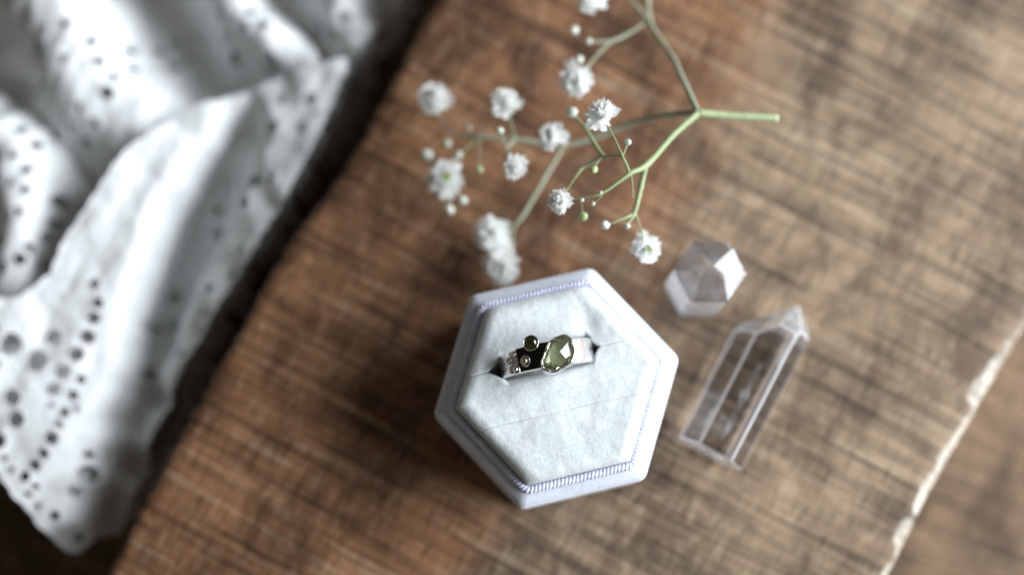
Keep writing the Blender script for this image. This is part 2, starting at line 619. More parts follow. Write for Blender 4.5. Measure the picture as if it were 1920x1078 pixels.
# ------------------------------------------------------------------ ring (local: X along the slot, ring axis along Y, base at z 0)
RO = 10.0
ring = empty('ring', (RING[0], RING[1], 17.3), RING_ROT)
tag(ring, 'silver ring with a pale green faceted stone standing in the cushion slot', 'ring')


def band():
    vs, fs = [], []
    n = 144
    sec = []
    w, t, r = 2.6, 1.35, 0.42
    for cx, cz, a0 in ((w - r, t / 2 - r, 0), (-w + r, t / 2 - r, 90), (-w + r, -t / 2 + r, 180), (w - r, -t / 2 + r, 270)):
        for k in range(4):
            a = R(a0 + 30 * k)
            sec.append((cx + r * math.cos(a), cz + r * math.sin(a)))
    m = len(sec)
    for i in range(n):
        a = 2 * math.pi * i / n
        for (y, q) in sec:
            rr = RO - 0.675 + q + 0.05 * fbm(math.cos(a) * 2.4, math.sin(a) * 2.4, y * 0.3)
            rr -= 0.16 * (y / w) ** 2 if q > 0 else 0          # slightly domed outside
            y *= 1.0 - 0.10 * max(0.0, -math.cos(a)) ** 2       # narrower on one shoulder
            vs.append((rr * math.cos(a), y + 0.10 * fbm(math.cos(a) * 1.5, math.sin(a) * 1.5, 9), RO + rr * math.sin(a)))
    for i in range(n):
        j = (i + 1) % n
        for k in range(m):
            l = (k + 1) % m
            fs.append((i * m + k, i * m + l, j * m + l, j * m + k))
    return mesh_from('band', vs, fs)


link('band', band(), M_SILVER, ring)


def dark_reflection_plate():  # added plate that stands for the dark reflection on the band
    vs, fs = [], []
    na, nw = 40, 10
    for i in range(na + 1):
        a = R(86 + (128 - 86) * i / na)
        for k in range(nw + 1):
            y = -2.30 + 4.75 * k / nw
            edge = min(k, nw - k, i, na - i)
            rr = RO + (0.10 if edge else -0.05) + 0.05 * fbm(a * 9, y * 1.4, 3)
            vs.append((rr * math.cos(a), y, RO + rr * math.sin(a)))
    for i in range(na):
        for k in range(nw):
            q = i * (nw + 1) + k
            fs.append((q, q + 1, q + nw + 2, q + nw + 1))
    return mesh_from('dark_reflection_panel', vs, fs)


link('dark_reflection_panel', dark_reflection_plate(), M_DARK_REFLECTION, ring)

STONE = (1.83, -0.55)
outline = [(1.62, 3.98), (2.5, 3.4), (3.09, 2.5), (3.45, 1.65), (3.53, .74), (3.42, -.35), (3.09, -1.33), (2.2, -2.2), (1.18, -2.8), (.3, -3.3), (-.59, -3.68), (-1.5, -3.8),
           (-2.36, -3.62), (-2.9, -3.3), (-3.24, -2.8), (-3.4, -2.0), (-3.39, -1.33), (-3.05, -.3), (-2.65, .74), (-2.2, 1.75), (-1.62, 2.65), (-.8, 3.3), (.15, 3.72), (.95, 3.98)]
rc, rs = math.cos(-RING_ROT), math.sin(-RING_ROT)
outline = [(x * rc - y * rs, x * rs + y * rc) for x, y in outline]


def bezel():
    n = len(outline)
    vs, fs = [], []
    # rows: (scale inward in mm, z)
    rows = [(0.05, 8.3), (0.0, 9.6), (0.05, 11.2), (0.0, 11.75), (0.18, 12.0), (0.42, 12.02), (0.52, 11.75), (0.5, 10.4)]
    sub = 3
    o = spline(outline + outline[:1], sub)[:-1]
    m = len(o)
    cx = sum(p[0] for p in o) / m; cy = sum(p[1] for p in o) / m
    for ins, z in rows:
        for k, (x, y) in enumerate(o):
            d = math.hypot(x - cx, y - cy)
            a = math.atan2(y - cy, x - cx)
            wav = fbm(math.cos(a) * 2.2, math.sin(a) * 2.2, 5)
            f = 1 - (ins + 0.16 * wav * (z > 11)) / d
            vs.append((STONE[0] + cx + (x - cx) * f, STONE[1] + cy + (y - cy) * f, RO + z + (0.28 * wav if z > 10.5 else 0)))
    for i in range(len(rows) - 1):
        for k in range(m):
            l = (k + 1) % m
            fs.append((i * m + k, i * m + l, (i + 1) * m + l, (i + 1) * m + k))
    return mesh_from('bezel', vs, fs)


link('bezel', bezel(), M_BEZEL, ring)
st = [(STONE[0] + x * 0.9, STONE[1] + y * 0.9, RO + 10.05) for x, y in outline]
link('seat_reflector', mesh_from('seat_reflector', st + [(STONE[0], STONE[1], RO + 9.9)], [(k, (k + 1) % len(st), len(st)) for k in range(len(st))]), M_SEAT_REFLECTOR, ring)


def hull(name, pts):
    bm = bmesh.new()
    for p in pts:
        bm.verts.new(Vector(p) * MM)
    res = bmesh.ops.convex_hull(bm, input=bm.verts)
    junk = [g for g in res['geom_interior'] if isinstance(g, bmesh.types.BMVert)]
    bmesh.ops.delete(bm, geom=junk, context='VERTS')
    bmesh.ops.recalc_face_normals(bm, faces=bm.faces)
    me = bpy.data.meshes.new(name)
    bm.to_mesh(me); bm.free()
    return me


def main_stone():
    pts = []
    sc = 0.875
    for x, y in outline[::2]:
        pts.append((x * sc, y * sc, 11.55))
        pts.append((x * sc * 0.93, y * sc * 0.93, 10.9))
    crown = [(.37, .29, 13.35), (1.47, -.96, 12.86), (2.5, -.3, 12.39), (1.9, 2.2, 12.66), (-.95, -1.2, 13.0), (-1.0, 1.0, 12.8), (-1.55, -2.2, 12.5), (.1, -1.9, 12.75), (.5, 2.4, 12.6)]
    for x, y, z in crown:
        pts.append((x * rc - y * rs, x * rs + y * rc, z))
    for k in range(7):
        a = 2 * math.pi * k / 7 + 0.3
        pts.append((1.3 * math.cos(a), 1.3 * math.sin(a) - 0.2, 10.25))
    return hull('main_stone', [(STONE[0] + x, STONE[1] + y, RO + z) for x, y, z in pts])


link('main_stone', main_stone(), M_PERIDOT, ring)


def lathe(name, prof, cen, tilt=(0, 0), n=32, wob=0.0, smooth=True):
    vs, fs = [], []
    rot = Matrix.Rotation(tilt[0], 3, 'X') @ Matrix.Rotation(tilt[1], 3, 'Y')
    for i, (r, z) in enumerate(prof):
        for k in range(n):
            a = 2 * math.pi * k / n
            w = 1 + wob * fbm(math.cos(a) * 1.7, math.sin(a) * 1.7, 3 + z)
            p = rot @ Vector((r * w * math.cos(a), r * w * math.sin(a), z)) + Vector(cen)
            vs.append(tuple(p))
    for i in range(len(prof) - 1):
        for k in range(n):
            l = (k + 1) % n
            fs.append((i * n + k, i * n + l, (i + 1) * n + l, (i + 1) * n + k))
    fs.append(tuple((len(prof) - 1) * n + k for k in range(n)))
    return mesh_from(name, vs, fs, smooth)


# small dark stone in its own cup, hanging over the band's edge
sb = link('small_bezel', lathe('small_bezel', [(1.15, -2.2), (1.45, -1.0), (1.62, 0.2), (1.64, 0.75), (1.55, 0.92), (1.40, 0.85), (1.34, 0.5), (1.30, -0.4), (0.05, -0.6)],
                               (-2.88, 2.62, RO + 10.3), (R(-8), R(-10)), 36, 0.04), M_BEZEL, ring)


def small_stone():
    pts = []
    rot = Matrix.Rotation(R(-8), 3, 'X') @ Matrix.Rotation(R(-10), 3, 'Y')
    for r, z, n, o in ((1.32, 0.62, 16, 0), (1.0, 1.0, 8, 0.4), (0.68, 1.18, 8, 0), (1.15, 0.3, 12, 0), (0.25, -0.45, 6, 0)):
        for k in range(n):
            a = 2 * math.pi * (k + o) / n
            pts.append(tuple(rot @ Vector((r * math.cos(a), r * math.sin(a), z)) + Vector((-2.88, 2.62, RO + 10.3))))
    return hull('small_stone', pts)


link('small_stone', small_stone(), M_TOURMALINE, ring)

for u, v, r, mat in ((-4.55, -0.45, 1.12, M_GOLD), (-6.55, -1.55, 1.0, M_SILVER), (-7.7, 0.35, 0.95, M_SILVER), (-6.5, 1.45, 0.72, M_SILVER)):
    ang = math.asin(u / RO)
    c = (u, v, RO + RO * math.cos(ang) + 0.25)
    g = link('granule_cup', lathe('granule_cup', [(r * 0.85, -0.6), (r, 0.0), (r * 1.02, 0.35), (r * 0.92, 0.5), (r * 0.76, 0.42), (r * 0.62, 0.05), (r * 0.3, -0.12), (0.02, -0.15)], c, (0, ang), 28, 0.06), M_SILVER, ring)
    link('granule', lathe('granule', [(0.62 * r * math.sin(R(a)) + 0.001, 0.12 - 0.62 * r * math.cos(R(a)) + 0.3 * r) for a in range(20, 181, 16)], c, (0, ang), 20), mat, g)


# ------------------------------------------------------------------ quartz
def crystal(name, rad, height, twist, wob, bevel, seed, cuts, apex):
    """hexagonal prism along +Z cut to a point by planes (azimuth, tilt in degrees, offset from the apex in mm);
    material slots: 0 point facets, 1 bevelled edges, 2 sides and base"""
    rnd = random.Random(seed)
    bm = bmesh.new()
    lo, hi = [], []
    for k in range(6):
        a = R(60 * k) + twist
        r = rad * (1 + rnd.uniform(-wob, wob))
        lo.append(bm.verts.new((r * math.cos(a) * 0.97, r * math.sin(a) * 0.97, 0)))
        hi.append(bm.verts.new((r * math.cos(a), r * math.sin(a), height)))
    bm.faces.new(lo[::-1])
    bm.faces.new(hi)
    for k in range(6):
        l = (k + 1) % 6
        bm.faces.new((lo[k], lo[l], hi[l], hi[k]))
    for f in bm.faces:
        f.material_index = 2
    for az, tilt, off in cuts:
        n = Vector((math.sin(R(tilt)) * math.cos(R(az)), math.sin(R(tilt)) * math.sin(R(az)), math.cos(R(tilt))))
        res = bmesh.ops.bisect_plane(bm, geom=bm.verts[:] + bm.edges[:] + bm.faces[:], plane_co=Vector(apex) + n * off, plane_no=n, clear_outer=True)
        ed = [e for e in res['geom_cut'] if isinstance(e, bmesh.types.BMEdge)]
        if len(ed) > 2:
            for f in bmesh.ops.contextual_create(bm, geom=ed)['faces']:
                f.material_index = 0
    bmesh.ops.remove_doubles(bm, verts=bm.verts[:], dist=0.02)
    bmesh.ops.recalc_face_normals(bm, faces=bm.faces)
    res = bmesh.ops.bevel(bm, geom=list(bm.edges), offset=bevel, segments=1, profile=0.5, affect='EDGES', clamp_overlap=True, material=1)
    bmesh.ops.recalc_face_normals(bm, faces=bm.faces)
    for v in bm.verts:
        v.co *= MM
    me = bpy.data.meshes.new(name)
    bm.to_mesh(me); bm.free()
    return me


def veil(name, length, width, seed, along):
    """wispy internal fracture: a crumpled thin lens inside the crystal"""
    rnd = random.Random(seed)
    vs, fs = [], []
    nx, ny = 24, 8
    for side in (0, 1):
        for i in range(nx + 1):
            for j in range(ny + 1):
                s, t = i / nx - 0.5, j / ny - 0.5
                taper = math.sqrt(max(1 - (2 * s) ** 2, 0)) * (0.7 + 0.5 * fbm(s * 5, seed))
                x = s * length
                y = t * width * taper + 0.6 * fbm(s * 4, t * 2, seed)
                z = 0.9 * fbm(s * 5, t * 3, seed + 4) + (0.04 if side else -0.04) * taper
                vs.append((x, y, z))
    m = (nx + 1) * (ny + 1)
    for side in (0, 1):
        for i in range(nx):
            for j in range(ny):
                a = side * m + i * (ny + 1) + j
                q = (a, a + 1, a + ny + 2, a + ny + 1)
                fs.append(q[::-1] if side == 0 else q)
    return mesh_from(name, vs, fs)


tower = empty('quartz_tower', (33.1, 24.9, 0.15), 0)
tag(tower, 'short clear quartz crystal standing upright beside the white flower', 'crystal')
tower_cuts = [(-94, 31, 0.0), (26, 33, 0.0), (86, 40, 0.2), (146, 36, 0.15), (-34, 38, 0.9), (206, 40, 1.0)]
tw = link('crystal_body', crystal('crystal_body', 7.9, 26, R(-4), 0.05, 0.10, 3, tower_cuts, (0.2, 0.3, 24.0)), [M_QUARTZ, M_QUARTZ_MILKY, M_QUARTZ_SIDE], tower)
link('inner_veil', veil('inner_veil', 6, 3, 2.0, 'z'), M_VEIL, tower, (0.3, -0.5, 7.5))

# the lying one: a frame along the axis, resting on one of its faces
point = empty('quartz_point', (34.0, -13.2, 0.1), R(61.5))
tag(point, 'long clear quartz point lying on its side on the board', 'crystal')
point_cuts = [(0, 50, 0.1), (60, 46, 0.0), (120, 52, 0.5), (180, 44, 0.2), (240, 50, 0.0), (300, 47, 0.4)]
pm = crystal('crystal_body', 8.05, 42, R(30), 0.03, 0.42, 9, point_cuts, (0.9, -2.6, 38.6))
pm.transform(Matrix.Rotation(R(90), 4, 'Y'))
pm.transform(Matrix.Translation((0, 0, 6.95 * MM)))
link('crystal_body', pm, [M_QUARTZ_TIP, M_QUARTZ_GLINT, M_QUARTZ], point)
link('inner_veil', veil('inner_veil', 19, 2.0, 5.0, 'x'), M_VEIL, point, (13, -0.5, 7.4))
link('inner_veil', veil('inner_veil', 6, 2.5, 8.0, 'x'), M_VEIL, point, (6, 1.2, 6.0))

# ------------------------------------------------------------------ baby's breath sprig (millimetres: x, y, z, radius)
BRANCHES = [
    [(47.28, 58.54, 21, 1.05), (41.44, 58.61, 22, 1), (35.53, 58.67, 23, 0.98), (30.62, 58.81, 24.5, 1.05)],
    [(30.62, 58.81, 24.5, 0.9), (24.62, 52.62, 28, 0.75), (18.72, 45.42, 32, 0.8), (14.93, 42.73, 34.5, 0.55), (9.39, 38.78, 34.5, 0.42), (6.02, 37.89, 34, 0.2), (1.88, 37.45, 33, 0.17)],
    [(30.62, 58.81, 24.5, 0.85), (28.44, 66.01, 21, 0.75), (26.24, 73.68, 17, 0.72), (21.8, 83.96, 12, 0.75), (22.01, 94.05, 9, 0.6), (22.04, 101.12, 6, 0.5)],
    [(21.8, 83.96, 12, 0.55), (18.48, 87.76, 12, 0.5), (13.72, 94.13, 12, 0.4), (8.53, 95.87, 14, 0.3), (8.13, 90, 16, 0.25), (8.04, 86.72, 17, 0.22)],
    [(21.32, 83.7, 12, 0.5), (17.09, 80.82, 13, 0.5), (12.91, 78.45, 14, 0.5), (8.31, 78.1, 15, 0.42)],
    [(12.91, 78.45, 14, 0.42), (10.31, 75.61, 15, 0.42), (7.31, 71.34, 17, 0.35), (5.95, 69.42, 18, 0.3)],
    [(8.31, 78.1, 15, 0.2), (5.57, 79.1, 15, 0.17), (4.63, 80.59, 15, 0.16)],
    [(30.62, 58.81, 24.5, 0.85), (24.59, 60.04, 18, 0.8), (17.6, 60.22, 12, 0.8), (9.89, 57.86, 9, 0.75), (2.22, 56.15, 8, 0.7), (-8.74, 57.24, 9, 0.65), (-16.55, 57.86, 9, 0.55), (-22.6, 58.89, 8, 0.45), (-26.32, 63.56, 7, 0.3), (-26.95, 66.71, 7, 0.25)],
    [(2.22, 55.91, 8, 0.65), (-2.12, 48.61, 7, 0.62), (-7.54, 39.47, 6, 0.6), (-10.54, 37, 5.5, 0.35), (-14.14, 36.27, 5.5, 0.3)],
    [(-8.74, 37.75, 6, 0.4), (-9.94, 32.35, 5.5, 0.3), (-11.5, 29.03, 5, 0.3)],
    [(2.7, 56.15, 8, 0.4), (1.03, 55.2, 15, 0.3), (-0.53, 54.52, 20, 0.3)],
    [(-8.74, 57.24, 9, 0.5), (-10.51, 52.74, 16, 0.42), (-9.91, 49.48, 21, 0.35), (-8.88, 47.3, 23, 0.3)],
    [(-10.51, 53.25, 15, 0.35), (-11.42, 54.04, 20, 0.3), (-11.87, 55.39, 22, 0.25)],
    [(-8.74, 57.24, 9, 0.4), (-9.58, 59.93, 13, 0.3), (-10.64, 63.32, 16, 0.28)],
    [(-16.55, 57.86, 9, 0.4), (-20.37, 54.27, 9, 0.3), (-23.15, 50.45, 8, 0.28), (-24.33, 48.6, 8, 0.25)],
    [(-20.37, 54.27, 9, 0.25), (-21.53, 53.26, 10, 0.2)],
    [(-22.6, 58.89, 8, 0.35), (-24.03, 56.65, 8, 0.3), (-26.85, 55.18, 7, 0.28), (-28.53, 54.19, 7, 0.25)],
    [(-16.55, 57.86, 9, 0.25), (-16.65, 52.31, 14, 0.2), (-16.45, 48.14, 17, 0.18)],
    [(-23.96, 47.12, 8, 0.2), (-21.91, 45.03, 8, 0.2), (-20.58, 43.31, 8, 0.2)],
    [(-23.96, 47.12, 8, 0.2), (-23.58, 44.05, 8, 0.2), (-23.32, 41.23, 8, 0.2)],
    [(14.93, 42.73, 34.5, 0.42), (14.22, 44.33, 35.3, 0.36), (13.32, 46.06, 36, 0.34), (12.04, 49.11, 36, 0.22), (10.76, 51.95, 36, 0.2), (9.5, 54.48, 35.5, 0.2)],
    [(13.32, 46.06, 36, 0.25), (14.03, 47.66, 35.5, 0.2), (14.53, 49.16, 35, 0.2)],
    [(13.32, 46.06, 36, 0.32), (11.61, 46.82, 34, 0.3), (9.71, 47.4, 31, 0.5), (7.69, 51.69, 28, 0.5), (6.1, 55.04, 26.5, 0.42), (4.14, 57.6, 25, 0.4), (3.46, 58.54, 25, 0.3)],
    [(9.71, 47.4, 31, 0.5), (7.22, 46.3, 29.5, 0.5), (5.33, 45.28, 29, 0.42), (4.04, 43.18, 30, 0.2), (2.65, 40.88, 31, 0.18), (1.15, 38.59, 32, 0.16)],
    [(9.26, 47.05, 31, 0.25), (8.12, 45.15, 33, 0.2), (7.64, 44.12, 33.5, 0.2)],
    [(15.25, 42.73, 34.5, 0.22), (15.39, 39.9, 35, 0.17), (15.36, 37.54, 35, 0.12)],
    [(9.39, 38.78, 34.5, 0.25), (8.64, 37.67, 34, 0.2), (7.6, 36.89, 33, 0.22)],
    [(6.02, 37.89, 34, 0.15), (5.16, 37.56, 33.5, 0.16), (5.21, 36.56, 30, 0.15), (5.47, 35.19, 29, 0.15)],
    [(18.54, 45.32, 31.5, 0.7), (17.54, 41.13, 29.5, 0.68), (16.76, 37.93, 29, 0.62), (16.1, 35.65, 28.5, 0.6), (14.73, 33.37, 28.5, 0.3)],
    [(16.1, 35.65, 28.5, 0.45), (13.99, 34.4, 29.5, 0.3), (11.73, 33.38, 30, 0.22), (10.28, 33.04, 30, 0.2)],
    [(16.33, 36.1, 28.5, 0.3), (17.53, 33.23, 27, 0.2), (18.57, 30.79, 25, 0.2), (19.2, 28.92, 24, 0.2)],
]
FLOWERS = [(9.11, 54.76, 36.5, 6.81), (0.56, 37.23, 33, 5.06), (-0.93, 54.31, 22, 6.22), (-8.77, 46.92, 24, 5.01), (-10.75, 63.38, 17, 6.58), (-26.9, 67.03, 8, 7.27), (-24.28, 48.35, 9, 7.89), (-14.13, 36.3, 6.5, 7.9), (-11.73, 28.48, 6, 7.4), (4.71, 67.87, 19, 7.26), (7.99, 86.59, 18, 6.17), (19.15, 28.82, 24.5, 6.08), (-11.26, 34.28, 5, 4.81)]
BUDS = [(3.46, 58.66, 25, 2.74), (14.54, 49.28, 35, 1.65), (7.64, 43.89, 33.5, 1.87), (5.47, 34.96, 29, 2.23), (10.06, 32.93, 30, 2.11), (14.72, 33.02, 28.5, 1.45), (5.05, 37.45, 33.5, 1.1), (5.55, 73.19, 17, 2.13), (4.63, 80.72, 15, 2.27), (-11.87, 55.5, 22, 1.73), (-16.45, 48.14, 17, 1.87), (-21.53, 53.26, 10, 2.39), (-28.52, 54.06, 7, 3.14), (-24.03, 56.53, 8, 2.17), (-20.34, 43.31, 8, 2.15), (-23.32, 41.23, 8, 2.39), (7.38, 36.77, 33, 0.99), (8.84, 38.67, 34.5, 0.99), (7.8, 77.92, 15.5, 1.67), (-19.11, 58.99, 12, 1.43)]
sprig = empty('flower_sprig', (30.6, 58.8, 0))
tag(sprig, 'sprig of tiny white flowers on green stems beside the ring box', 'flowers')
SO = Vector((30.6, 58.8, 0))
for bi, br in enumerate(BRANCHES):
    p = spline(br, 7)
    pts = [Vector(q[:3]) - SO + Vector((0.10 * fbm(q[0] * 0.2, q[1] * 0.2, 1), 0.10 * fbm(q[0] * 0.2, q[1] * 0.2, 5), 0)) for q in p]
    rad = [max(q[3] * (0.84 if q[3] > 0.5 else 0.74), 0.1) * (1 + 0.06 * fbm(q[0], q[1], 2)) for q in p]
    node = [0.0] * len(p)
    for k in range(0, len(p), 7):
        if 0 < k < len(p) - 1 and p[k][3] > 0.4:
            rad[k] *= 1.12
    v, f = tube(pts, rad, 10 if br[0][3] > 0.4 else 7)
    o = link('stem' if bi == 0 else 'branch', mesh_from('branch', v, f), M_STEM if bi in (0, 1, 13 + 1) or br[0][2] > 23 and br[-1][2] > 20 else M_STEM_GREY, sprig)
    if bi == 0:
        q = pts[0]; d = (pts[0] - pts[1]).normalized()
        v, f = tube([q, q + d * 0.9, q + d * 1.1], [0.885, 0.87, 0.62], 12)
        link('cut_end', mesh_from('cut_end', v, f), M_CUT, o)


def flower_mesh(seed, petals, openness):
    """unit flower (diameter 1, facing +Z): many narrow ruffled petals with notched tips"""
    rnd = random.Random(seed)
    vs, fs = [], []
    for k in range(petals):
        ring_t = (k + 0.5) / petals
        az = k * 2.39996 + rnd.uniform(-0.3, 0.3)
        el = (1 - ring_t) * R(88) * openness + ring_t * R(-8) + rnd.uniform(-0.16, 0.16)     # inner petals upright, outer ones flat
        ln = (0.40 + 0.10 * ring_t) * rnd.uniform(0.72, 1.16)
        wd = rnd.uniform(0.14, 0.23)
        tw = rnd.uniform(-0.7, 0.7)
        curl = rnd.uniform(-0.5, 0.9)
        d = Vector((math.cos(az) * math.cos(el), math.sin(az) * math.cos(el), math.sin(el)))
        side = Vector((-math.sin(az), math.cos(az), 0))
        nrm = d.cross(side)
        side = (side * math.cos(tw) + nrm * math.sin(tw)).normalized()
        nrm = d.cross(side).normalized()
        b = len(vs)
        nl, nw = 5, 5
        for i in range(nl + 1):
            t = i / nl
            w = wd * (0.25 + 0.95 * t ** 0.8 - 0.25 * max(t - 0.8, 0) * 2)
            for j in range(nw):
                s = j / (nw - 1) * 2 - 1
                reach = t * ln
                if i == nl:
                    reach += ln * (0.13 * (abs(s) == 0.5) - 0.10 * (s == 0) - 0.10 * (abs(s) == 1) + rnd.uniform(-0.03, 0.03))
                p = d * reach + side * (s * w) + nrm * (-curl * 0.25 * t * t * ln + 0.035 * math.sin(s * 4 + k) * t + rnd.uniform(-1, 1) * 0.012 * t)
                vs.append(p)
        for i in range(nl):
            for j in range(nw - 1):
                a = b + i * nw + j
                fs.append((a, a + 1, a + nw + 1, a + nw))
    me = bpy.data.meshes.new('petals')
    me.from_pydata([tuple(v) for v in vs], [], fs)
    me.polygons.foreach_set('use_smooth', [True] * len(me.polygons))
    me.materials.append(M_PETAL)
    return me


PETALS = [flower_mesh(20 + k, 40 + 6 * (k % 2), 1.0 if k != 2 else 0.85) for k in range(4)]


def blob(name, mat, squash=1.0, tip=0.0, n=14, m=9):
    vs, fs = [], []
    for i in range(m + 1):
        th = math.pi * i / m
        for k in range(n):
            a = 2 * math.pi * k / n
            r = 0.5 * math.sin(th) * (1 + 0.07 * math.cos(5 * a) * math.sin(th) + 0.06 * fbm(math.cos(a) * 2, math.sin(a) * 2, th))
            vs.append((r * math.cos(a), r * math.sin(a), 0.5 * squash * math.cos(th) + tip * max(math.cos(th), 0) ** 6))
    for i in range(m):
        for k in range(n):
            l = (k + 1) % n
            fs.append((i * n + k, (i + 1) * n + k, (i + 1) * n + l, i * n + l))
    me = bpy.data.meshes.new(name)
    me.from_pydata(vs, [], fs)
    me.polygons.foreach_set('use_smooth', [True] * len(me.polygons))
    me.materials.append(mat)
    return me


CALYX = blob('calyx', M_CALYX, 1.3)
HEART = blob('flower_heart', M_CALYX, 0.8)
BUD_A = blob('bud', M_BUD, 1.15, 0.08)
BUD_G = blob('bud', M_BUD_GREEN, 1.2, 0.10)
# direction each flower faces (x, y, z)
FACE = [(-.35, .55, .75), (-.6, -.1, .7), (-.3, .3, .9), (.1, -.3, .9), (0, .3, .9), (-.2, .1, 1), (.1, -.1, 1), (-.2, 0, 1), (-.1, -.2, 1), (-.2, -.4, .8), (0, .3, .8), (.2, -.3, .8), (.5, .1, .8)]
for k, (x, y, z, d) in enumerate(FLOWERS):
    ax = Vector(FACE[k]).normalized()
    o = link('flower', PETALS[k % 4], None, sprig)
    q = ax.to_track_quat('Z', 'Y')
    o.rotation_mode = 'QUATERNION'
    from mathutils import Quaternion
    o.rotation_quaternion = q @ Quaternion((0, 0, 1), k * 1.7)
    o.location = (Vector((x, y, z)) - SO - ax * d * 0.12) * MM
    s = d * 1.06 * MM
    o.scale = (s, s, s)
    c = link('calyx', CALYX, None, o)
    c.location = (0, 0, -0.10)
    c.scale = (0.30, 0.30, 0.28)
    if k in (6, 11):                                    # two blooms show their green heart
        h = link('flower_heart', HEART, None, o)
        h.location = (0.02, 0.0, 0.30)
        h.scale = (0.22, 0.28, 0.2)
for k, (x, y, z, d) in enumerate(BUDS):
    o = link('bud', BUD_G if k in (2, 3, 10) else BUD_A, None, sprig)
    o.location = (Vector((x, y, z)) - SO) * MM
    o.rotation_euler = (R(35 * math.sin(k * 2.1)), R(40 * math.cos(k * 1.3)), k)
    o.scale = (d * 0.84 * MM,) * 3
    c = link('calyx', CALYX, None, o)
    c.location = (0, 0, -0.32)
    c.scale = (0.75, 0.75, 0.42)

# ------------------------------------------------------------------ eyelet-lace cloth (millimetres)
CLOTH_OUTLINE = {'under': [(-31.49, 123.2), (-40.16, 100.62), (-44.36, 89.51), (-50.73, 77.84), (-57.64, 64.27), (-65.67, 47.55), (-76.14, 31.1), (-85.16, 14.92), (-93.91, -4.17), (-101.18, -21.66), (-104.11, -28.44), (-110.5, -25.36), (-122.45, -12.95), (-130.37, -6.68), (-138.34, -0.38), (-172.9, 4.69), (-182.55, 123.2)],
                 'flap': [(-48.83, 81.53), (-54.8, 65.62), (-61.87, 50.87), (-70.88, 35.68), (-79.88, 20.72), (-88.53, 6.6), (-95.97, -9.2), (-100.84, -23.51), (-103.64, -30.29), (-106.76, -30.29), (-108.87, -32.98), (-111.26, -34.7), (-114.07, -33.35), (-121.59, -23.51), (-130.06, -11.7), (-138.09, -4.17), (-151.16, 2.16), (-152.8, 25.25), (-134.66, 22.01), (-123.23, 23.3), (-116.5, 29.15), (-113.69, 36.99), (-108.92, 44.9), (-100.26, 59.56), (-91.67, 66.29), (-84.65, 70.89), (-67.13, 76.88)]}
FLAP_HEIGHTS = [(-49.48, 81.26, 31), (-57.91, 75.79, 30), (-67.1, 75.79, 27), (-76.2, 73.07, 25), (-83.96, 70.08, 27), (-55.08, 66.29, 30), (-61.27, 52.87, 30), (-69.93, 38.31, 29), (-78.46, 23.95, 28), (-87.46, 8.52, 25), (-95.07, -6.68, 21), (-100.68, -21.66, 16), (-64.26, 67.64, 29), (-67.92, 58.22, 28), (-71.54, 48.88, 27), (-76.42, 39.62, 26), (-81.85, 29.15, 25), (-86.58, 18.78, 23), (-91.27, 8.52, 21), (-96.63, -5.43, 16), (-74.61, 64.27, 17), (-76.33, 56.88, 14), (-80.79, 54.21, 9), (-81.81, 46.23, 10), (-85.59, 43.58, 6), (-87.87, 35.68, 6), (-90.24, 30.45, 5), (-92.54, 23.95, 5), (-94.83, 17.49, 4), (-96.47, 11.07, 5), (-98.29, 3.42, 4), (-100.22, -4.17, 5), (-101.33, -12.95, 5), (-103.44, -24.13, 8), (-86.44, 66.29, 27), (-90.8, 60.9, 28), (-95.08, 54.21, 29), (-98.04, 47.55, 29.5), (-100.93, 39.62, 30), (-101.92, 33.06, 30), (-103.48, 25.25, 29.5), (-103.51, 17.49, 29), (-104.04, 9.79, 28.5), (-104.94, 2.16, 28), (-106.35, -7.94, 26.5), (-107.24, -15.45, 25), (-108.75, -22.89, 22.5), (-111.3, -33.96, 19), (-105.44, 39.62, 31.5), (-107.97, 25.25, 31), (-116.66, 20.07, 31), (-124.18, 17.49, 32), (-131.91, 18.78, 33), (-141.79, 13.64, 33), (-113.44, 7.24, 30.5), (-122.18, 4.69, 31.5), (-130.9, 2.16, 32), (-117.69, -7.94, 29.5), (-122.37, -14.2, 28.5), (-130.21, -9.2, 29.5), (-114.31, -24.13, 25), (-127.55, 9.79, 32), (-118.1, -0.38, 30.5), (-126.73, -4.17, 30.5), (-111.78, -0.38, 29.5), (-113.58, -14.2, 27.5), (-112.56, 14.92, 30.5), (-143.4, -0.38, 31), (-150.97, 17.49, 33), (-95.36, 60.9, 30), (-101.4, 50.21, 31.5)]
CLOTH_FOLDS = {
    'under': [
        ([(-135.22, 117.51, 26), (-120.49, 92.28, 28.5), (-113.91, 79.89, 28.5), (-103.58, 69.67, 25)], 15, 14),  # upper left
        ([(-88.35, 117.51, 25), (-76.32, 97.14, 28.5), (-67.44, 88.13, 28), (-62.09, 85.1, 22)], 8, 7),  # upper middle
        ([(-161.92, 79.89, 28), (-142.63, 66.29, 26), (-131.29, 62.25, 25), (-126.53, 47.55, 28), (-126.35, 33.06, 28.5), (-126.88, 20.07, 27)], 10, 12),  # far left
        ([(-57.55, 117.51, 22), (-51.82, 99.23, 24), (-47.4, 89.51, 25)], 8, 7),  # top edge
        ([(-171.38, 117.51, 25), (-164.34, 59.56, 26), (-156.6, 7.24, 25)], 18, 14),  # outer left
    ],
}
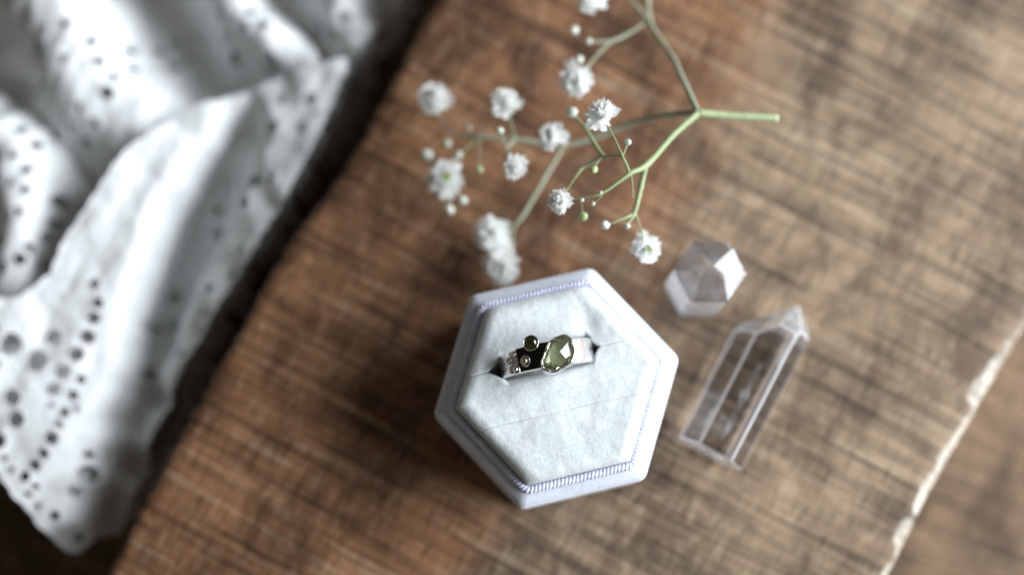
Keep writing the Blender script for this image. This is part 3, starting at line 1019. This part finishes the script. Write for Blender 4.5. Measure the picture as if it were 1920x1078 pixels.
EYELETS = [(-57.31, 71.83, 1.52), (-66.51, 65.47, 1.52), (-59.4, 64.8, 1.59), (-64.44, 72.16, 1.34), (-70.97, 52.87, 1.71), (-66.28, 52.54, 1.34), (-73.04, 47.29, 1.34), (-119.17, 48.93, 1.52), (-125.32, 50.24, 1.1), (-126.28, 44.67, 1.1), (-119.48, 43.04, 1.34), (-124.09, 85.68, 2.07), (-117.54, 91.14, 1.34), (-117.4, 82.28, 1.22), (-111.47, 87.38, 1.22), (-104.31, 87.72, 1.22), (-107.27, 74.51, 1.71), (-122.67, 77.55, 1.1), (-125.3, 33.3, 1.52), (-130.44, 34.27, 1.52), (-73.31, 35.88, 1.1), (-75.35, 30.07, 1.22), (-83.02, 49.25, 1.22), (-82.49, 43.36, 1.46), (-74.4, 90.45, 1.46), (-68.33, 83.98, 1.34), (-79.76, 94.56, 1.22), (-106.59, 26.97, 1.22), (-105.7, 22.51, 1.34), (-106.55, 19.1, 1.46), (-107.81, 14.68, 1.59), (-110.16, 10.62, 1.71), (-112.97, 6.57, 1.83), (-114.77, 2.54, 1.71), (-115.24, -1.14, 0.85), (-109.2, 4.89, 1.1), (-110.69, 1.2, 1.22), (-112.48, -2.81, 1.22), (-113.66, -5.81, 1.1), (-115.17, -8.66, 1.59), (-116.98, -12.1, 1.34), (-118.82, -14.74, 1.46), (-120.99, -17.37, 1.22), (-124.72, 12.64, 2.56), (-118.8, 8.93, 2.56), (-115.38, 14.0, 2.2), (-128.96, 16.04, 1.83), (-124.02, 0.53, 1.95), (-123.06, -4.47, 1.95), (-127.11, -9.12, 1.83), (-108.11, -16.71, 2.07), (-110.9, -20.32, 1.34), (-108.01, -12.1, 0.98), (-114.88, -26.2, 1.1), (-110.67, -31.07, 0.98), (-93.77, 28.0, 1.34), (-93.13, 20.8, 1.34), (-97.79, 19.44, 1.34), (-98.3, 8.25, 1.46), (-80.84, 26.62, 1.22), (-84.17, 7.24, 1.46), (-139.7, 90.47, 0.85), (-141.78, 82.32, 0.85), (-137.44, 34.71, 0.85), (-137.39, 14.26, 0.85), (-143.21, 45.1, 0.73), (-91.68, 95.94, 0.67), (-79.73, 90.47, 0.73), (-63.49, 92.52, 0.73), (-134.44, 76.92, 1.22), (-127.71, 76.92, 1.22), (-131.29, 80.56, 1.22), (-130.86, 73.29, 1.22), (-109.45, 82.32, 1.22), (-102.7, 82.32, 1.22), (-105.9, 78.67, 1.22), (-128.63, 66.2, 1.22), (-121.93, 66.2, 1.22), (-125.49, 69.8, 1.22), (-125.08, 62.61, 1.22), (-117.11, 67.53, 1.22), (-110.4, 67.53, 1.22), (-113.94, 71.14, 1.22), (-113.57, 63.94, 1.22), (-72.82, 94.57, 1.22), (-66.03, 94.57, 1.22), (-69.53, 98.28, 1.22), (-69.32, 90.88, 1.22), (-57.14, 94.57, 1.22), (-50.35, 94.57, 1.22), (-53.83, 98.28, 1.22), (-53.67, 90.88, 1.22), (-129.41, 38.21, 1.22), (-128.99, 31.23, 1.22), (-123.69, 36.01, 1.22), (-117.09, 36.01, 1.22), (-120.59, 39.5, 1.22), (-120.2, 32.52, 1.22), (-132.5, 55.6, 1.22), (-125.83, 55.6, 1.22), (-129.38, 59.16, 1.22), (-128.96, 52.04, 1.22), (-78.31, 86.79, 1.22), (-99.42, 90.47, 1.22), (-92.64, 90.47, 1.22), (-96.18, 94.16, 1.22), (-95.87, 86.79, 1.22), (-55.53, 58.24, 1.04), (-58.78, 59.56, 0.85), (-61.44, 48.5, 1.04), (-64.67, 49.81, 0.85), (-67.3, 38.86, 1.04), (-70.51, 40.15, 0.85), (-78.83, 19.84, 1.04), (-82.03, 21.12, 0.85), (-84.52, 10.47, 1.04), (-87.7, 11.73, 0.85), (-109.96, -1.81, 0.79), (-118.68, -19.58, 0.79), (-127.73, 7.95, 1.1), (-125.72, -13.2, 0.79), (-123.95, -15.9, 0.79), (-124.02, 8.71, 1.1), (-120.43, -21.29, 0.79), (-118.68, -23.97, 0.79), (-55.76, 68.2, 0.79), (-62.62, 54.41, 0.79), (-66.02, 47.58, 0.79)]
cloth = empty('lace_cloth', (-90, 30, TABLE_Z))
tag(cloth, 'crumpled white eyelet-lace cloth heaped beside the wooden board', 'cloth')
CO = Vector((-90, 30, TABLE_Z))


def seg_field(line, x, y):
    best = None
    for a, b in zip(line, line[1:]):
        dx, dy = b[0] - a[0], b[1] - a[1]
        t = max(0.0, min(1.0, ((x - a[0]) * dx + (y - a[1]) * dy) / (dx * dx + dy * dy)))
        ex, ey = x - a[0] - dx * t, y - a[1] - dy * t
        d = ex * ex + ey * ey
        if best is None or d < best[0]:
            side = dx * (y - a[1]) - dy * (x - a[0])
            best = (d, a[2] + (b[2] - a[2]) * t, side)
    return math.sqrt(best[0]), best[1], best[2]


def inside(poly, x, y):
    c = False
    j = len(poly) - 1
    for i in range(len(poly)):
        xi, yi = poly[i]; xj, yj = poly[j]
        if (yi > y) != (yj > y) and x < (xj - xi) * (y - yi) / (yj - yi) + xi:
            c = not c
        j = i
    return c


SHEETS = {n: [(spline(l, 4), a, b) for l, a, b in f] for n, f in CLOTH_FOLDS.items()}


def cloth_z(x, y, sheet):
    """height of a sheet: rolled folds plus long wrinkles that run with them"""
    k = 2.6 if sheet == 'under' else 1.2
    wx = x + k * fbm(x * 0.045, y * 0.045, 1.0, 3)
    wy = y + k * fbm(x * 0.045, y * 0.045, 7.0, 3)
    if sheet == 'flap':                                        # blend of the heights measured across the flap
        num = den = 0.0
        for px, py, h in FLAP_HEIGHTS:
            q = ((wx - px) ** 2 + (wy - py) ** 2) / 19.0
            if q < 16:
                e = math.exp(-q) + 1e-7
                num += h * e
                den += e
        z = num / den if den else 20.0
    else:
        acc = math.exp(2.5 / 2.0)
        for line, wr, wl in SHEETS[sheet]:
            d, h, s = seg_field(line, wx, wy)
            q = d / (wl if s > 0 else wr)
            if q < 3:
                acc += math.exp(max(h * math.exp(-(0.85 * q) ** 2.6), 0.0) / 2.0)
        z = 2.0 * math.log(acc)
    if sheet == 'under' and inside(CLOTH_OUTLINE['flap'], x, y):       # the layer below follows the flap closely
        return max(cloth_z(x, y, 'flap') - 4.5 - 1.5 * fbm(x * 0.1, y * 0.1, 3, 2), TABLE_Z + 0.8)
    al = x * 0.45 + y * 0.89                                   # along the drape
    ac = x * 0.89 - y * 0.45                                   # across it
    w = fbm(al * 0.028 + 0.3 * fbm(x * 0.05, y * 0.05, 2), ac * 0.13, 3.0 + (sheet == 'under') * 5, 3)
    amp = 0.55 if sheet == 'under' else 0.6
    z += 1.1 * amp * w + 0.8 * amp * (0.5 - abs(fbm(al * 0.04, ac * 0.10, 9.0, 2))) + 0.25 * fbm(x * 0.2, y * 0.2, 5.0, 2)
    return TABLE_Z + max(z, 0.8)


def scalloped(poly):
    outl = []
    for a, b in zip(poly, poly[1:] + poly[:1]):
        ln = math.hypot(b[0] - a[0], b[1] - a[1])
        n = max(1, int(ln / 0.6))
        for i in range(n):
            t = i / n
            s = 0.4 * abs(math.sin(math.pi * ln * t / 4.6))
            outl.append((a[0] + (b[0] - a[0]) * t - s * (b[1] - a[1]) / ln, a[1] + (b[1] - a[1]) * t + s * (b[0] - a[0]) / ln))
    return outl


def cloth_mesh(sheet, poly, eyelets):
    outl = scalloped(poly)
    xs = [p[0] for p in poly]; ys = [p[1] for p in poly]
    x0, x1, y0, y1 = max(min(xs), -150), max(xs) + 1, min(ys) - 1, max(ys)
    st = 0.5
    nx, ny = int((x1 - x0) / st), int((y1 - y0) / st)
    # scanline spans of the outline
    idx = {}
    vs, fs = [], []
    holes = {}
    for h in eyelets:
        holes.setdefault((int(h[0] // 8), int(h[1] // 8)), []).append(h)

    def hole_near(x, y):
        for a in (-1, 0, 1):
            for b in (-1, 0, 1):
                for h in holes.get((int(x // 8) + a, int(y // 8) + b), ()):
                    d = math.hypot(x - h[0], (y - h[1]))
                    if d < h[2] * 1.9: return h, d
        return None
    cell = [[False] * nx for _ in range(ny)]
    spans = []
    m = len(outl)
    for j in range(ny):
        y = y0 + (j + 0.5) * st
        cr = []
        for i in range(m):
            a, b = outl[i], outl[(i + 1) % m]
            if (a[1] > y) != (b[1] > y):
                cr.append(a[0] + (b[0] - a[0]) * (y - a[1]) / (b[1] - a[1]))
        cr.sort()
        for p, q in zip(cr[::2], cr[1::2]):
            for i in range(max(0, int((p - x0) / st)), min(nx, int((q - x0) / st))):
                x = x0 + (i + 0.5) * st
                h = hole_near(x, y)
                if h and h[1] < h[0][2]: continue
                cell[j][i] = True

    def vert(i, j):
        k = idx.get((i, j))
        if k is None:
            x, y = x0 + i * st, y0 + j * st
            h = hole_near(x, y)
            z = None
            if h:
                hh, d = h
                if d < hh[2] + st * 0.75 and d > 1e-3:      # snap the opening's border to a circle
                    x = hh[0] + (x - hh[0]) / d * hh[2]
                    y = hh[1] + (y - hh[1]) / d * hh[2]
            z = cloth_z(x, y, sheet)
            k = idx[(i, j)] = len(vs)
            vs.append((x - CO.x, y - CO.y, z - CO.z))
        return k
    for j in range(ny):
        for i in range(nx):
            if cell[j][i]:
                fs.append((vert(i, j), vert(i + 1, j), vert(i + 1, j + 1), vert(i, j + 1)))
    return mesh_from('fabric', vs, fs)


lv, lf = [], []                                            # plain lining gathered underneath the lace
for i in range(0, 75):
    for j in range(0, 95):
        x, y = -148 + i * 1.6, -34 + j * 1.6
        if inside(CLOTH_OUTLINE['under'], x - 2.2 - 1.5 * fbm(x * 0.2, y * 0.2, 2, 2), y):
            q = len(lv)
            for a, b in ((0, 0), (1.6, 0), (1.6, 1.6), (0, 1.6)):
                z = cloth_z(x + a, y + b, 'under') - 6.5 - 1.5 * fbm((x + a) * 0.12, (y + b) * 0.12, 4.0, 2)
                lv.append((x + a - CO.x, y + b - CO.y, max(z, TABLE_Z + 0.3) - CO.z))
            lf.append((q, q + 1, q + 2, q + 3))
lm = mesh_from('lining', lv, lf)
bm = bmesh.new(); bm.from_mesh(lm)
bmesh.ops.remove_doubles(bm, verts=bm.verts[:], dist=0.00001)
bm.to_mesh(lm); bm.free()
link('lining', lm, M_COTTON, cloth)
for sheet, part in (('under', 'under_layer'), ('flap', 'front_flap')):
    poly = CLOTH_OUTLINE[sheet]
    mine = [h for h in EYELETS if inside(CLOTH_OUTLINE['flap'], h[0], h[1]) == (sheet == 'flap') and inside(poly, h[0], h[1])]
    fab = link(part, cloth_mesh(sheet, poly, mine), M_COTTON, cloth)
    sol = fab.modifiers.new('thickness', 'SOLIDIFY')
    sol.thickness = 0.35 * MM
    sol.offset = 0
    for (hx, hy, hr) in mine:
        n = 18
        pts = []
        for k in range(n):
            a = 2 * math.pi * k / n
            x, y = hx + (hr + 0.22) * math.cos(a), hy + (hr + 0.22) * math.sin(a)
            pts.append((x - hx, y - hy, cloth_z(x, y, sheet) + 0.12))
        zc = sum(p[2] for p in pts) / n
        v, f = tube([(p[0], p[1], p[2] - zc) for p in pts], [0.26] * n, 6, True)
        rim = link('eyelet_rim', mesh_from('eyelet_rim', v, f), M_COTTON, fab, (hx - CO.x, hy - CO.y, zc - CO.z))
    # corded hem along the sheet's border
    edge = scalloped(poly)
    if sheet == 'flap':
        v, f = tube([(x - CO.x, y - CO.y, cloth_z(x, y, sheet) - CO.z + 0.1) for x, y in edge], [0.30] * len(edge), 6, True)
        link('corded_hem', mesh_from('corded_hem', v, f), M_COTTON, fab)
